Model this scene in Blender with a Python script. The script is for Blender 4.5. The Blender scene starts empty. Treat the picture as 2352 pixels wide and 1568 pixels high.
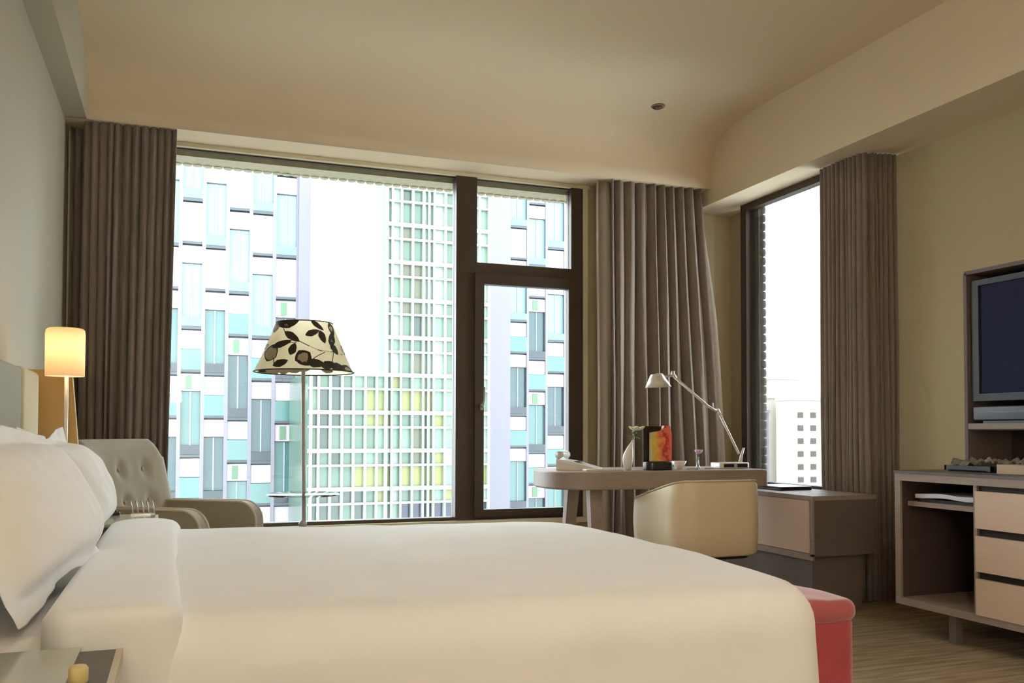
import bpy, bmesh, math, random
from mathutils import Vector, Matrix, noise
random.seed(7)
C = bpy.context.scene.collection
PI = math.pi
# ---------------------------------------------------------------- camera calibration
H = 0.955
YAW, PIT, ROL = math.radians(20.4275), math.radians(1.6926), math.radians(.1422)
FPX, CX, CY = 2055.05, 1176.0, 931.58
Fv = Vector((math.sin(YAW)*math.cos(PIT), math.cos(YAW)*math.cos(PIT), math.sin(PIT)))
_r = Vector((math.cos(YAW), -math.sin(YAW), 0)); _u = _r.cross(Fv)
Rv = _r*math.cos(ROL)+_u*math.sin(ROL); Uv = -_r*math.sin(ROL)+_u*math.cos(ROL)
def ray(x, y): return Fv+Rv*((x-CX)/FPX)-Uv*((y-CY)/FPX)
def atY(x, y, Y):
    v = ray(x, y); return Vector((0, 0, H))+v*(Y/v.y)
def atX(x, y, X):
    v = ray(x, y); return Vector((0, 0, H))+v*(X/v.x)

# ---------------------------------------------------------------- materials
def lin(c):
    return tuple(((v/255)/12.92 if v/255 <= .04045 else ((v/255+.055)/1.055)**2.4) for v in c)+(1,)
MATS = {}
def mat(name, col, rough=.6, metal=0, spec=.5, noise_amt=0, noise_scale=40, stretch=None, bump=0, bump_scale=200,
        emit=None, estr=0, sheen=0, coat=0, trans=0):
    if name in MATS: return MATS[name]
    m = bpy.data.materials.new(name); m.use_nodes = True
    nt = m.node_tree; N = nt.nodes; L = nt.links; b = N['Principled BSDF']
    base = col if len(col) == 4 else lin(col)
    b.inputs['Base Color'].default_value = base
    b.inputs['Roughness'].default_value = rough
    b.inputs['Metallic'].default_value = metal
    b.inputs['Specular IOR Level'].default_value = spec
    b.inputs['Sheen Weight'].default_value = sheen
    b.inputs['Coat Weight'].default_value = coat
    tc = None
    if noise_amt or bump:
        tc = N.new('ShaderNodeTexCoord'); mp = N.new('ShaderNodeMapping'); L.new(tc.outputs['Object'], mp.inputs[0])
        if stretch: mp.inputs['Scale'].default_value = stretch
    if noise_amt:
        n = N.new('ShaderNodeTexNoise'); n.inputs['Scale'].default_value = noise_scale; n.inputs['Detail'].default_value = 5
        L.new(mp.outputs[0], n.inputs['Vector'])
        r = N.new('ShaderNodeValToRGB')
        r.color_ramp.elements[0].position = .3; r.color_ramp.elements[1].position = .7
        r.color_ramp.elements[0].color = tuple(v*(1-noise_amt) for v in base[:3])+(1,)
        r.color_ramp.elements[1].color = tuple(min(1, v*(1+noise_amt)) for v in base[:3])+(1,)
        L.new(n.outputs['Fac'], r.inputs[0]); L.new(r.outputs[0], b.inputs['Base Color'])
    if bump:
        n2 = N.new('ShaderNodeTexNoise'); n2.inputs['Scale'].default_value = bump_scale; n2.inputs['Detail'].default_value = 3
        L.new(mp.outputs[0], n2.inputs['Vector'])
        bp = N.new('ShaderNodeBump'); bp.inputs['Strength'].default_value = bump; bp.inputs['Distance'].default_value = .01
        L.new(n2.outputs['Fac'], bp.inputs['Height']); L.new(bp.outputs[0], b.inputs['Normal'])
    if emit:
        b.inputs['Emission Color'].default_value = lin(emit); b.inputs['Emission Strength'].default_value = estr
    if trans:   # cloth that lets light through
        t = N.new('ShaderNodeBsdfTranslucent'); t.inputs[0].default_value = base
        if noise_amt: L.new(r.outputs[0], t.inputs[0])
        mx = N.new('ShaderNodeMixShader'); mx.inputs[0].default_value = trans
        out = N['Material Output']
        L.new(b.outputs[0], mx.inputs[1]); L.new(t.outputs[0], mx.inputs[2]); L.new(mx.outputs[0], out.inputs[0])
    MATS[name] = m; return m
def glass(name, tint=(1, 1, 1), refl=.08, rough=.0):
    m = bpy.data.materials.new(name); m.use_nodes = True; nt = m.node_tree; N = nt.nodes; L = nt.links
    N.remove(N['Principled BSDF'])
    t = N.new('ShaderNodeBsdfTransparent'); t.inputs[0].default_value = (*tint, 1)
    g = N.new('ShaderNodeBsdfGlossy'); g.inputs['Roughness'].default_value = rough
    fr = N.new('ShaderNodeFresnel'); fr.inputs[0].default_value = 1.45
    ml = N.new('ShaderNodeMath'); ml.operation = 'MULTIPLY'; ml.inputs[1].default_value = refl/.04
    L.new(fr.outputs[0], ml.inputs[0]); ml.use_clamp = True
    mx = N.new('ShaderNodeMixShader'); L.new(ml.outputs[0], mx.inputs[0]); L.new(t.outputs[0], mx.inputs[1]); L.new(g.outputs[0], mx.inputs[2])
    L.new(mx.outputs[0], N['Material Output'].inputs[0]); return m

M_wall = mat('wall_paint', (184, 168, 134), .85, bump=.05, bump_scale=500)
M_wall_l = mat('wall_paper_grey_beige', (184, 178, 156), .8, bump=.05, bump_scale=500)
M_ceil = mat('ceiling_paint', (222, 202, 172), .9)
M_soff = mat('soffit_paint', (222, 205, 176), .9)
M_trim = mat('window_trim_paint', (214, 204, 172), .7)
M_carpet = None
M_frame = mat('bronze_window_frame', (66, 54, 42), .45, .2)
M_curt = mat('taupe_curtain_cloth', (134, 118, 107), .8, noise_amt=.10, noise_scale=120, stretch=(1, 1, .1), sheen=.3, trans=.08)
M_lining = mat('pale_curtain_lining', (240, 232, 222), .8, trans=.5)
M_wood = mat('taupe_ash_veneer', (150, 132, 118), .5, noise_amt=.10, noise_scale=9, stretch=(1, 1, 14))
M_woodh = mat('taupe_ash_veneer_long_grain', (152, 134, 120), .5, noise_amt=.10, noise_scale=9, stretch=(1, 1.2, 18))
M_wood_d = mat('dark_taupe_veneer', (104, 90, 84), .55, noise_amt=.08, noise_scale=9, stretch=(1, 1, 14))
M_draw = mat('blush_drawer_lacquer', (212, 184, 160), .5, noise_amt=.03, noise_scale=8, stretch=(1, 1, 8))
M_black = mat('black_recess', (30, 22, 20), .7)
M_stone = mat('dark_brown_top', (84, 76, 66), .4)
M_linen = mat('white_linen', (242, 240, 237), .85, noise_amt=.015, noise_scale=6, bump=.15, bump_scale=14, sheen=.2)
M_linen2 = mat('white_pillow_cotton', (240, 237, 233), .85, bump=.35, bump_scale=12, sheen=.2)
M_sheet = mat('white_sheet', (238, 234, 228), .85, bump=.2, bump_scale=10)
M_cream = mat('cream_leather', (226, 208, 174), .5, bump=.06, bump_scale=180)
M_chair = mat('greige_armchair_cloth', (152, 142, 120), .85, bump=.15, bump_scale=300, sheen=.3)
M_pipe = mat('pale_piping', (206, 194, 172), .7)
M_red = mat('red_bench_velvet', (162, 50, 58), .8, noise_amt=.12, noise_scale=12, bump=.2, bump_scale=60, sheen=.5)
M_red2 = mat('pale_rose_bench_cloth', (170, 74, 76), .8, noise_amt=.08, noise_scale=12, sheen=.6)  # cushion cloth, a paler red than the seat box
M_chrome = mat('brushed_aluminium', (200, 196, 188), .3, .9)
M_alu = mat('silver_paint', (224, 220, 210), .35, .35)
M_pole = mat('grey_steel', (168, 160, 154), .5, .2)
M_white = mat('white_gloss', (238, 234, 226), .25)
M_blk = mat('black_plastic', (26, 26, 30), .35)
M_bezel = mat('charcoal_bezel', (56, 58, 62), .5)
M_screen = mat('dark_screen_glass', (42, 44, 70), .25, spec=.02)
M_tray = mat('black_tray', (34, 30, 30), .3)
M_head = mat('grey_green_headboard', (158, 152, 132), .75, bump=.1, bump_scale=200)
M_head2 = mat('cream_headboard_cloth', (214, 202, 162), .75)
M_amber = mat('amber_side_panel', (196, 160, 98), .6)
M_metaldark = mat('dark_metal', (50, 44, 40), .4, .6)

# carpet: fine irregular stripes
m = bpy.data.materials.new('striped_carpet'); m.use_nodes = True; N = m.node_tree.nodes; L = m.node_tree.links; b = N['Principled BSDF']
tc = N.new('ShaderNodeTexCoord'); mp = N.new('ShaderNodeMapping'); mp.inputs['Scale'].default_value = (1.2, 12, 1)
L.new(tc.outputs['Object'], mp.inputs[0])
n = N.new('ShaderNodeTexNoise'); n.inputs['Scale'].default_value = 3.0; n.inputs['Detail'].default_value = 6; L.new(mp.outputs[0], n.inputs['Vector'])
r = N.new('ShaderNodeValToRGB'); r.color_ramp.elements[0].position = .38; r.color_ramp.elements[1].position = .62
r.color_ramp.elements[0].color = lin((132, 112, 84)); r.color_ramp.elements[1].color = lin((164, 144, 112))
L.new(n.outputs['Fac'], r.inputs[0]); L.new(r.outputs[0], b.inputs['Base Color']); b.inputs['Roughness'].default_value = .95
n2 = N.new('ShaderNodeTexNoise'); n2.inputs['Scale'].default_value = 400; L.new(tc.outputs['Object'], n2.inputs['Vector'])
bp = N.new('ShaderNodeBump'); bp.inputs['Strength'].default_value = .3; bp.inputs['Distance'].default_value = .01; L.new(n2.outputs['Fac'], bp.inputs['Height']); L.new(bp.outputs[0], b.inputs['Normal'])
M_carpet = m
M_glass = glass('window_glass', (.97, .99, .98), .03)
M_gtable = glass('greenish_table_glass', (.86, .98, .96), .16)

# ---------------------------------------------------------------- mesh helpers
def box(bm, x0, x1, y0, y1, z0, z1, mi=0):
    vs = [bm.verts.new((x, y, z)) for x in (x0, x1) for y in (y0, y1) for z in (z0, z1)]
    for q in ((0, 1, 3, 2), (4, 6, 7, 5), (0, 4, 5, 1), (2, 3, 7, 6), (0, 2, 6, 4), (1, 5, 7, 3)):
        f = bm.faces.new([vs[i] for i in q]); f.material_index = mi
    return vs
def loft(bm, rings, cap=True, closed=True, mi=0, smooth=True):
    V = [[bm.verts.new(p) for p in r] for r in rings]; n = len(V[0])
    for a, b_ in zip(V, V[1:]):
        for i in range(n if closed else n-1):
            j = (i+1) % n
            f = bm.faces.new((a[i], a[j], b_[j], b_[i])); f.material_index = mi; f.smooth = smooth
    if cap:
        for r in (V[0][::-1], V[-1]):
            try: f = bm.faces.new(r); f.material_index = mi
            except ValueError: pass
    return V
def lathe(bm, prof, cx=0, cy=0, seg=32, mi=0, smooth=True, cap=True):
    return loft(bm, [[(cx+rr*math.cos(2*PI*i/seg), cy+rr*math.sin(2*PI*i/seg), z) for i in range(seg)] for rr, z in prof], cap, True, mi, smooth)
def tube(bm, pts, rad, seg=10, mi=0):
    pts = [Vector(p) for p in pts]; rings = []
    rads = rad if isinstance(rad, (list, tuple)) else [rad]*len(pts)
    ref = None
    for i, p in enumerate(pts):
        d = (pts[min(i+1, len(pts)-1)]-pts[max(i-1, 0)]).normalized()
        if ref is None: ref = d.orthogonal().normalized()
        a = (ref-d*ref.dot(d)).normalized(); c = d.cross(a); ref = a
        rings.append([p+(a*math.cos(2*PI*k/seg)+c*math.sin(2*PI*k/seg))*rads[i] for k in range(seg)])
    return loft(bm, rings, True, True, mi)
def rrect(x0, x1, y0, y1, R, k=6):
    """rounded rectangle outline, k points per corner"""
    R = max(1e-4, min(R, (x1-x0)/2-1e-4, (y1-y0)/2-1e-4)); o = []
    for cx, cy, a0 in ((x1-R, y1-R, 0), (x0+R, y1-R, 90), (x0+R, y0+R, 180), (x1-R, y0+R, 270)):
        for i in range(k+1):
            a = math.radians(a0+90*i/k); o.append((cx+R*math.cos(a), cy+R*math.sin(a)))
    return o
def dense(o, step):
    out = []
    for i, p in enumerate(o):
        q = o[(i+1) % len(o)]; d = math.dist(p, q); n = max(1, int(d/step))
        out += [(p[0]+(q[0]-p[0])*t/n, p[1]+(q[1]-p[1])*t/n) for t in range(n)]
    return out
def softbox(bm, x0, x1, y0, y1, z0, z1, R=.05, r=.02, k=6, seg=5, mi=0, top_fn=None, step=None, inner=0, flat_bottom=False):
    """box with plan corner radius R and edge radius r"""
    prof = [] if flat_bottom else [(r*(1-math.sin(a)), z0+r*(1-math.cos(a))) for a in [PI/2*i/seg for i in range(seg+1)]]
    if flat_bottom: prof = [(0, z0)]
    nside = max(1, int((z1-z0)/(step or 9)))
    for i in range(1, nside): prof.append((0, z0+r+(z1-z0-2*r)*i/nside))
    prof += [(r*(1-math.cos(a)), z1-r+r*math.sin(a)) for a in [PI/2*i/seg for i in range(seg+1)]]
    if inner:
        h = min(x1-x0, y1-y0)/2-r-.01
        prof += [(r+h*(i+1)/inner, z1) for i in range(inner)]
    rings = []
    for ins, z in prof:
        # same topology for every ring: inset about the outline
        o = []
        Rr = max(R-ins, .0005)
        xx0, xx1, yy0, yy1 = x0+ins, x1-ins, y0+ins, y1-ins
        o = rrect(xx0, xx1, yy0, yy1, Rr, k)
        if step:
            nx = max(1, int((x1-x0-2*R)/step)); ny = max(1, int((y1-y0-2*R)/step)); o2 = []
            for ci in range(4):
                o2 += o[ci*(k+1):(ci+1)*(k+1)]
                p = o[(ci+1)*(k+1)-1]; q = o[((ci+1)*(k+1)) % len(o)]; nn = nx if ci % 2 == 0 else ny
                for t in range(1, nn): o2.append((p[0]+(q[0]-p[0])*t/nn, p[1]+(q[1]-p[1])*t/nn))
            o = o2
        rings.append([(x, y, z) if not top_fn else top_fn(x, y, z) for x, y in o])
    return loft(bm, rings, True, True, mi)
def bevel(bm, w=.004, seg=2):
    es = [e for e in bm.edges if e.is_manifold and e.calc_face_angle(0) > .6]
    if es: bmesh.ops.bevel(bm, geom=es, offset=w, segments=seg, affect='EDGES', clamp_overlap=True, profile=.5)
def obj(name, bm, mats, parent=None, smooth=False, bev=0, sub=0):
    if bev: bevel(bm, bev)
    bmesh.ops.recalc_face_normals(bm, faces=bm.faces)
    me = bpy.data.meshes.new(name); 
    if smooth:
        for f in bm.faces: f.smooth = True
    bm.to_mesh(me); bm.free()
    for mm in (mats if isinstance(mats, (list, tuple)) else [mats]): me.materials.append(mm)
    o = bpy.data.objects.new(name, me); C.objects.link(o)
    if parent:
        o.parent = parent
        root = parent
        off = Vector((0, 0, 0)); rz = None
    if sub:
        s = o.modifiers.new('Subdivision', 'SUBSURF'); s.levels = sub; s.render_levels = sub
    return o
def place(o, loc):
    """mesh written in world coordinates: shift the origin so that it sits at loc"""
    o.data.transform(Matrix.Translation(-Vector(loc))); o.location = loc; return o
def thing(name, label, cat, loc=(0, 0, 0), rotz=0, group=None):
    o = bpy.data.objects.new(name, None); C.objects.link(o); o.empty_display_size = .1
    o.location = loc; o.rotation_euler = (0, 0, rotz); o['label'] = label; o['category'] = cat
    if group: o['group'] = group
    return o
def tag(o, label, cat, group=None, kind=None):
    o['label'] = label; o['category'] = cat
    if group: o['group'] = group
    if kind: o['kind'] = kind
    return o
def struct(name, bm, m, label=None, **k):
    o = obj(name, bm, m, **k); o['kind'] = 'structure'
    if label: o['label'] = label
    return o
def wp(name, bm, mats, t, **k):
    """part written in world coordinates under a thing that stands (unrotated) at t.location"""
    off = Vector((0, 0, 0)); q = t
    while q: off += q.location; q = q.parent
    bm.transform(Matrix.Translation(-off)); return obj(name, bm, mats, t, **k)
def B(): return bmesh.new()

# ================================================================ ROOM SHELL
XL, XR, YR = -.604, 3.875, -2.2       # left wall, tv wall, rear wall
ZC = 3.06; ZS = 2.665; ZB = 2.56      # ceiling, window soffit bottom, beam bottom
YS = 5.36; YW = 5.62                  # soffit face, window wall inner face
XB = 3.48; W2X = 3.71
bm = B(); box(bm, XL-.1, 4.1, YR-.1, 5.75, -.12, 0); struct('floor', bm, M_carpet, 'carpet with fine brown and sand stripes')
bm = B(); box(bm, XL-.15, XL, YR-.1, 5.8, 0, 3.3); struct('wall_left', bm, M_wall_l, 'grey-beige headboard wall')
bm = B(); box(bm, XL-.1, 4.3, YR-.15, YR, 0, 3.3); struct('wall_rear', bm, M_wall_l, 'beige wall behind the viewpoint')
# ceiling with concave cove running into the soffit over the window
prof = [(YR, ZC), (4.55, ZC)]
for i in range(1, 13):
    a = PI/2*i/12
    prof.append((4.55+(5.30-4.55)*math.sin(a), ZC-(ZC-2.86)*(1-math.cos(a))*1.0))
prof = [(YR, ZC), (4.2, ZC)]
for i in range(0, 49):
    a = i/48; t_ = 1-(1-a)**2 if a < 1 else 1
    prof.append((4.3+(YS-4.3)*t_, ZC-(ZC-ZS)*(1-(max(0, 1-t_**4))**.25)))
prof += [
        (YW-.001, ZS), (YW-.001, 3.3), (YR, 3.3)]
bm = B(); loft(bm, [[(x, y, z) for y, z in prof] for x in (XL, XB+.25)], False, True, smooth=False)
for f in bm.faces:
    c = f.calc_center_median()
    if 4.1 < c.y < 5.362 and c.z > ZS+.0005 and c.z < 3.1 and abs(f.normal.x) < .5: f.smooth = True
struct('ceiling', bm, [M_ceil, M_soff], 'beige ceiling curving down into the soffit above the window')
bm = B(); box(bm, XB+.25, 4.03, YR, 5.64, 3.06, 3.3); struct('ceiling', bm, M_ceil)
bm = B(); box(bm, XB, XR+.2, YR, 4.1999, ZB, ZC+.05); box(bm, XB, W2X+.085, 4.2, 5.30, ZB, ZC+.05); box(bm, XB, W2X+.16, 5.30, YW-.001, ZB, ZC+.05); struct('trim_1', bm, M_soff, 'dropped beige beam along the television wall')
bm = B(); box(bm, XL, -.493, YR, YS+.01, ZS, ZC+.05); struct('trim_2', bm, M_wall_l, 'narrow dropped beam above the headboard wall')
# window wall: pieces round the opening X -.35..2.60 Z .385..2.645
WX0, WX1, WZ0, WZ1 = -.42, 2.605, .38, 2.64
bm = B()
box(bm, XL, WX0, YW, YW+.22, 0, 3.3); box(bm, WX1, 4.02, YW, YW+.22, 0, 3.3)
box(bm, WX0, WX1, YW, YW+.22, 0, WZ0); box(bm, WX0, WX1, YW, YW+.22, WZ1, 3.3)
struct('wall_front', bm, M_wall, 'beige wall round the big window')
# trim line and sill
bm = B()
box(bm, WX0, WX1+.05, YW-.03, YW+.005, WZ1, ZS-.001); box(bm, WX1, WX1+.035, YW-.03, YW+.005, WZ0-.03, WZ1+.0)
box(bm, WX0, WX1+.035, YW-.06, YW+.005, WZ0-.035, WZ0); 
struct('trim_3', bm, M_trim, 'pale trim and sill round the big window', bev=.004)
# mosaic-clad outer reveal with a bullnose edge (scalloped)
M_mosaic = mat('olive_mosaic_tiles', (126, 118, 92), .5, noise_amt=.14, noise_scale=30)
M_mosaic_d = mat('dark_mosaic_tiles', (70, 68, 58), .5, noise_amt=.12, noise_scale=30)
bm = B()
box(bm, WX0, WX1, YW+.062, YW+.235, WZ1-.03, WZ1+.02)
x = WX0
while x < WX1:
    lathe(bm, [(.026, WZ1-.038), (.03, WZ1-.028), (.03, WZ1+.02)], x+.03, YW+.235, 10); x += .06
struct('trim_4', bm, M_mosaic, 'mosaic-tiled outer lintel with a scalloped edge above the big window')
# tv wall with niche
NY1 = 3.566; NY0 = 2.2; NZ1 = 1.796; NZ0 = 1.007; LZ0 = .79; LZ1 = .978
bm = B()
box(bm, XR, XR+.5, YR, NY0, 0, ZB); box(bm, XR, XR+.5, NY1, 4.12, 0, ZB)
box(bm, XR, XR+.5, NY0, NY1, 0, LZ0); box(bm, XR, XR+.5, NY0, NY1, NZ1, ZB)
box(bm, XR+.34, XR+.5, NY0, NY1, LZ0, NZ1)
wr = struct('wall_right', bm, M_wall, 'beige television wall with a recessed niche')
bm = B(); box(bm, XR-.004, XR+.34, NY0, NY1, LZ1, NZ0)
struct('trim_5', bm, M_woodh, 'wooden shelf board across the wall niche')
bm = B()
box(bm, XR-.006, XR+.34, NY1-.012, NY1+.008, LZ0, NZ1); box(bm, XR-.006, XR+.34, NY0-.008, NY0+.012, LZ0, NZ1)
box(bm, XR-.006, XR+.34, NY0, NY1, NZ1-.01, NZ1+.01)
struct('trim_6', bm, M_wood_d, 'thin wooden lining round the television niche')
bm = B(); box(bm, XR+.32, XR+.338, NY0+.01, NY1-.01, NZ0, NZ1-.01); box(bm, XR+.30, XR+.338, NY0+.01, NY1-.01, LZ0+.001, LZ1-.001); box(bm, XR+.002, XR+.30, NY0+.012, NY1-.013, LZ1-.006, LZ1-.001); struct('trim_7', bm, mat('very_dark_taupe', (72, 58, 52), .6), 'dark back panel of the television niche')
# right wall round window 2: opening Y 4.15..5.33

bm = B()
box(bm, XR, XR+.16, 4.12, 4.2, 0, ZB)
box(bm, W2X+.01, XR+.16, 4.2, 5.335, 0, .60)
box(bm, W2X+.11, W2X+.15, 5.34, 5.62, 0, ZB)
box(bm, W2X, W2X+.11, 5.335, 5.62, 0, .60)
struct('wall_right', bm, M_wall, 'wall below and beside the narrow side window')
bm = B()
y = 5.325
box(bm, W2X+.062, W2X+.095, 5.21, 5.335, .6, ZB)
z = .62
while z < ZB-.02:
    lathe(bm, [(.0, z), (.018, z+.006), (.022, z+.03), (.018, z+.054), (0, z+.06)], W2X+.095, 5.21, 8, cap=False); z += .06
struct('trim_8', bm, M_mosaic_d, 'dark mosaic outer jamb of the side window')

# ---------------------------------------------------------------- windows
w1 = thing('window_1', 'big dark-framed window with a small transom and a casement at its right', 'window', (1.1, YW, WZ0)); w1['kind'] = 'structure'
FY0, FY1 = YW-.02, YW+.06
bm = B()
box(bm, 1.69, 1.832, FY0-.01, FY1, WZ0, WZ1); box(bm, 2.518, WX1, FY0, FY1, WZ0, WZ1)
box(bm, WX0, WX0+.05, FY0, FY1, WZ0, WZ1)
box(bm, WX0, 1.69, FY0, FY1, WZ0, WZ0+.022); box(bm, 1.832, 2.518, FY0, FY1, WZ0, WZ0+.03)
box(bm, WX0, 2.518, FY0+.03, FY0+.055, WZ1-.008, WZ1); box(bm, 1.832, 2.518, FY0, FY1, 2.0, 2.078)
wp('window_frame', bm, M_frame, w1, bev=.005)
bm = B()
sx0, sx1, sz0, sz1 = 1.815, 2.55, .40, 2.005
for a in ((sx0, 1.878, sz0, sz1), (2.486, sx1, sz0, sz1), (1.878, 2.486, sz0, .448), (1.878, 2.486, 1.932, sz1)):
    box(bm, a[0], a[1], FY0-.03, FY0+.03, a[2], a[3])
sash = wp('casement_sash', bm, M_frame, w1, bev=.005)
bm = B(); box(bm, 1.878, 2.486, FY0, FY0+.008, .448, 1.932)
wp('casement_pane', bm, M_glass, sash)
bm = B(); box(bm, 1.85, 1.868, FY0-.045, FY0-.028, 1.10, 1.14); tube(bm, [(1.859, FY0-.045, 1.12), (1.859, FY0-.06, 1.12), (1.868, FY0-.062, 1.16), (1.872, FY0-.058, 1.25)], .007, 8)
wp('window_handle', bm, M_pole, sash)
bm = B(); box(bm, WX0+.05, 1.69, FY0+.04, FY0+.05, WZ0+.022, WZ1-.006); wp('window_pane', bm, M_glass, w1)
bm = B(); box(bm, 1.832, 2.518, FY0+.04, FY0+.05, 2.078, WZ1-.006); wp('transom_pane', bm, M_glass, w1)

w2 = thing('window_2', 'tall narrow side window with a dark frame between two curtains', 'window', (W2X, 4.77, .6)); w2['kind'] = 'structure'
bm = B()
box(bm, W2X, W2X+.06, 5.27, 5.335, .6, ZB); box(bm, W2X, W2X+.06, 4.2, 4.26, .6, ZB)
box(bm, W2X, W2X+.06, 4.26, 5.27, .6, .625); box(bm, W2X, W2X+.06, 4.26, 5.27, ZB-.045, ZB)
wp('window_frame', bm, M_frame, w2, bev=.004)
bm = B(); box(bm, W2X+.03, W2X+.038, 4.26, 5.27, .625, ZB-.045); wp('window_pane', bm, M_glass, w2)

# ================================================================ CURTAINS
def thick(o, th):
    m_ = o.modifiers.new('Solidify', 'SOLIDIFY'); m_.thickness = th; m_.offset = 0
def curtain(name, path, z0, z1, n, amp, seed, label, flare=None, lining=None, nz=14, sharp=.6, amp_bot=1.15, seg=9):
    """path: list of (x,y); pleats across; flare(s,t) -> (dx,dy), t=0 top 1 bottom"""
    rnd = random.Random(seed)
    P_ = [Vector((*p, 0)) for p in path]
    Ls = [0]
    for a, b_ in zip(P_, P_[1:]): Ls.append(Ls[-1]+(b_-a).length)
    def at(s):
        d = s*Ls[-1]
        for i in range(len(P_)-1):
            if d <= Ls[i+1] or i == len(P_)-2:
                t = (d-Ls[i])/(Ls[i+1]-Ls[i]); dr = (P_[i+1]-P_[i]).normalized()
                return P_[i].lerp(P_[i+1], t), Vector((dr.y, -dr.x, 0))
    w = [rnd.uniform(.65, 1.35) for _ in range(n)]; tot = sum(w); edges = [0]
    for q in w: edges.append(edges[-1]+q/tot)
    am = [rnd.uniform(.65, 1.2) for _ in range(n)]; ph = [rnd.uniform(-.5, .5) for _ in range(n)]
    th = .004
    def sheet(bm, off, s0=0, s1=1, extra=None):
        cols = []
        for k in range(n):
            for j in range(seg+(k == n-1)):
                u = j/seg; s = edges[k]+(edges[k+1]-edges[k])*u
                cols.append((s, k, u))
        rings = []
        for side in (0, 1):
            pass
        def pt(s, k, u, t):
            p, nn = at(s)
            a = amp*am[k]*(1+(amp_bot-1)*t)
            wv = math.cos(2*PI*u)
            wv = (abs(wv)**sharp)*(1 if wv > 0 else -1)
            dn = a*wv*.5 + .25*a*math.sin(6.0*t+seed+k*1.7)*t
            tang = Vector((-nn.y, nn.x, 0))
            dx = tang*(edges[k+1]-edges[k])*Ls[-1]*.18*math.sin(2*PI*u+ph[k])*(.6+.4*math.sin(3*t+k))
            q = p+nn*(dn+off)+dx
            if flare:
                fx, fy = flare(s, t); q += Vector((fx, fy, 0))
            if extra: q += extra(s, t)
            return (q.x, q.y, z1+(z0-z1)*t)
        front = [[pt(s, k, u, i/nz) for (s, k, u) in cols] for i in range(nz+1)]
        V = [[bm.verts.new(p) for p in r] for r in front]
        for a, b_ in zip(V, V[1:]):
            for i in range(len(a)-1):
                f = bm.faces.new((a[i], a[i+1], b_[i+1], b_[i])); f.smooth = True
        bmesh.ops.recalc_face_normals(bm, faces=bm.faces)
    mid = at(.5)[0]
    t = thing(name, label, 'curtain', (mid.x, mid.y, z0))
    bm = B(); sheet(bm, 0); thick(wp('curtain_cloth', bm, M_curt, t, smooth=True), th)
    if lining:
        bm = B(); sheet(bm, lining[0], extra=lining[1]); thick(wp('lining_and_lit_fold', bm, M_lining, t, smooth=True), .003)
    return t

curtain('curtain', [(-.585, 5.565), (-.50, 5.555), (-.478, 5.405), (-.03, 5.40)], .01, ZS+.03, 17, .05, 3,
        'pleated taupe curtain hanging left of the big window behind the armchair',
        flare=lambda s, t: (-.035*t*(s) if s > .5 else -.0*t, 0))
curtain('curtain', [(2.72, 5.425), (3.42, 5.425)], .01, ZS+.03, 9, .085, 11,
        'pleated taupe curtain with a pale lining also imitating a lit fold, hanging behind the desk lamp',
        flare=lambda s, t: ((s**2)*.16*min(1, t*1.25) if t > .0 else 0, 0), lining=(-.06, lambda s, t: Vector((-.085+.10*s+.07*s*min(1, t*3), 0.0, 0))), sharp=.75)  # lining shifted left so its pale strip imitates a window-lit fold
curtain('curtain', [(W2X-.065, 4.40), (W2X-.065, 4.055), (XR-.03, 4.03)], .01, ZB-.005, 16, .045, 5,
        'pleated taupe curtain right of the narrow side window, beside the television wall',
        flare=lambda s, t: (0, -.0*t))

# ================================================================ BED
BX0, BX1, BY0, BY1 = -.47, 1.43, 1.83, 3.40
bed = thing('bed', 'wide bed made up with white linen, its grey-green headboard against the left wall', 'bed', (.5, 2.56, 0))
bm = B(); softbox(bm, BX0, BX1-.02, BY0+.03, BY1-.03, .08, .32, .04, .01); wp('bed_base', bm, M_wood_d, bed)
bm = B(); softbox(bm, BX0+.0, BX1, BY0, BY1, .32, .575, .10, .05, seg=6); wp('mattress', bm, M_sheet, bed)
for x in (BX0+.15, BX1-.2):
    for y in (BY0+.2, BY1-.2):
        bm = B(); lathe(bm, [(.03, 0), (.035, .085)], x, y, 16); wp('leg', bm, M_metaldark, bed)
bm = B(); softbox(bm, XL+.002, BX0-.008, 1.10, 3.275, .10, 1.165, .02, .02, flat_bottom=True)
hb = wp('headboard', bm, M_head, bed); 
bm = B(); softbox(bm, XL+.002, BX0-.004, 3.285, 3.63, .10, 1.168, .02, .02, flat_bottom=True)
hbe = wp('headboard_end_panel', bm, M_head2, bed); hbe['label'] = 'cream end panel of the headboard'

def wr_(x, y, s=1): return noise.noise(Vector((x*3.1*s, y*3.1*s, 2.3)))
def duvet_top(x, y, z):
    base = .575
    k = max(0, min(1, (z-.45)/.13))
    # puffy, a little lower towards the foot
    h = .048 - .028*max(0, min(1, (x+.2)/1.65))
    edge = min(1, max(0, (y-1.80)/.5), 1)*min(1, max(0, (3.46-y)/.35))
    dz = k*(h-.02 + .02*edge + .007*wr_(x, y) + .003*wr_(x+4, y, 2.6)*min(1, max(0, x*4)))
    side = 1-k
    dy = side*.012*noise.noise(Vector((x*5, z*2, y)))
    dx = side*.010*noise.noise(Vector((y*5, z*2, x+3)))
    # skirt flares out a touch towards the hem
    fl = side*.02*max(0, (.45-z)/.4)
    cx_, cy_ = .6, 2.56
    return (x+dx+(fl if x > cx_ else 0), y+dy+(fl if y > cy_ else -fl), z+dz)
bm = B()
softbox(bm, -.15, 1.515, 1.775, 3.46, .10, .585, .15, .10, k=8, seg=7, step=.05, inner=22, top_fn=duvet_top, flat_bottom=True)
bmesh.ops.delete(bm, geom=[f for f in bm.faces if len(f.verts) > 8 and f.calc_center_median().z < .3], context='FACES_ONLY')
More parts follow.
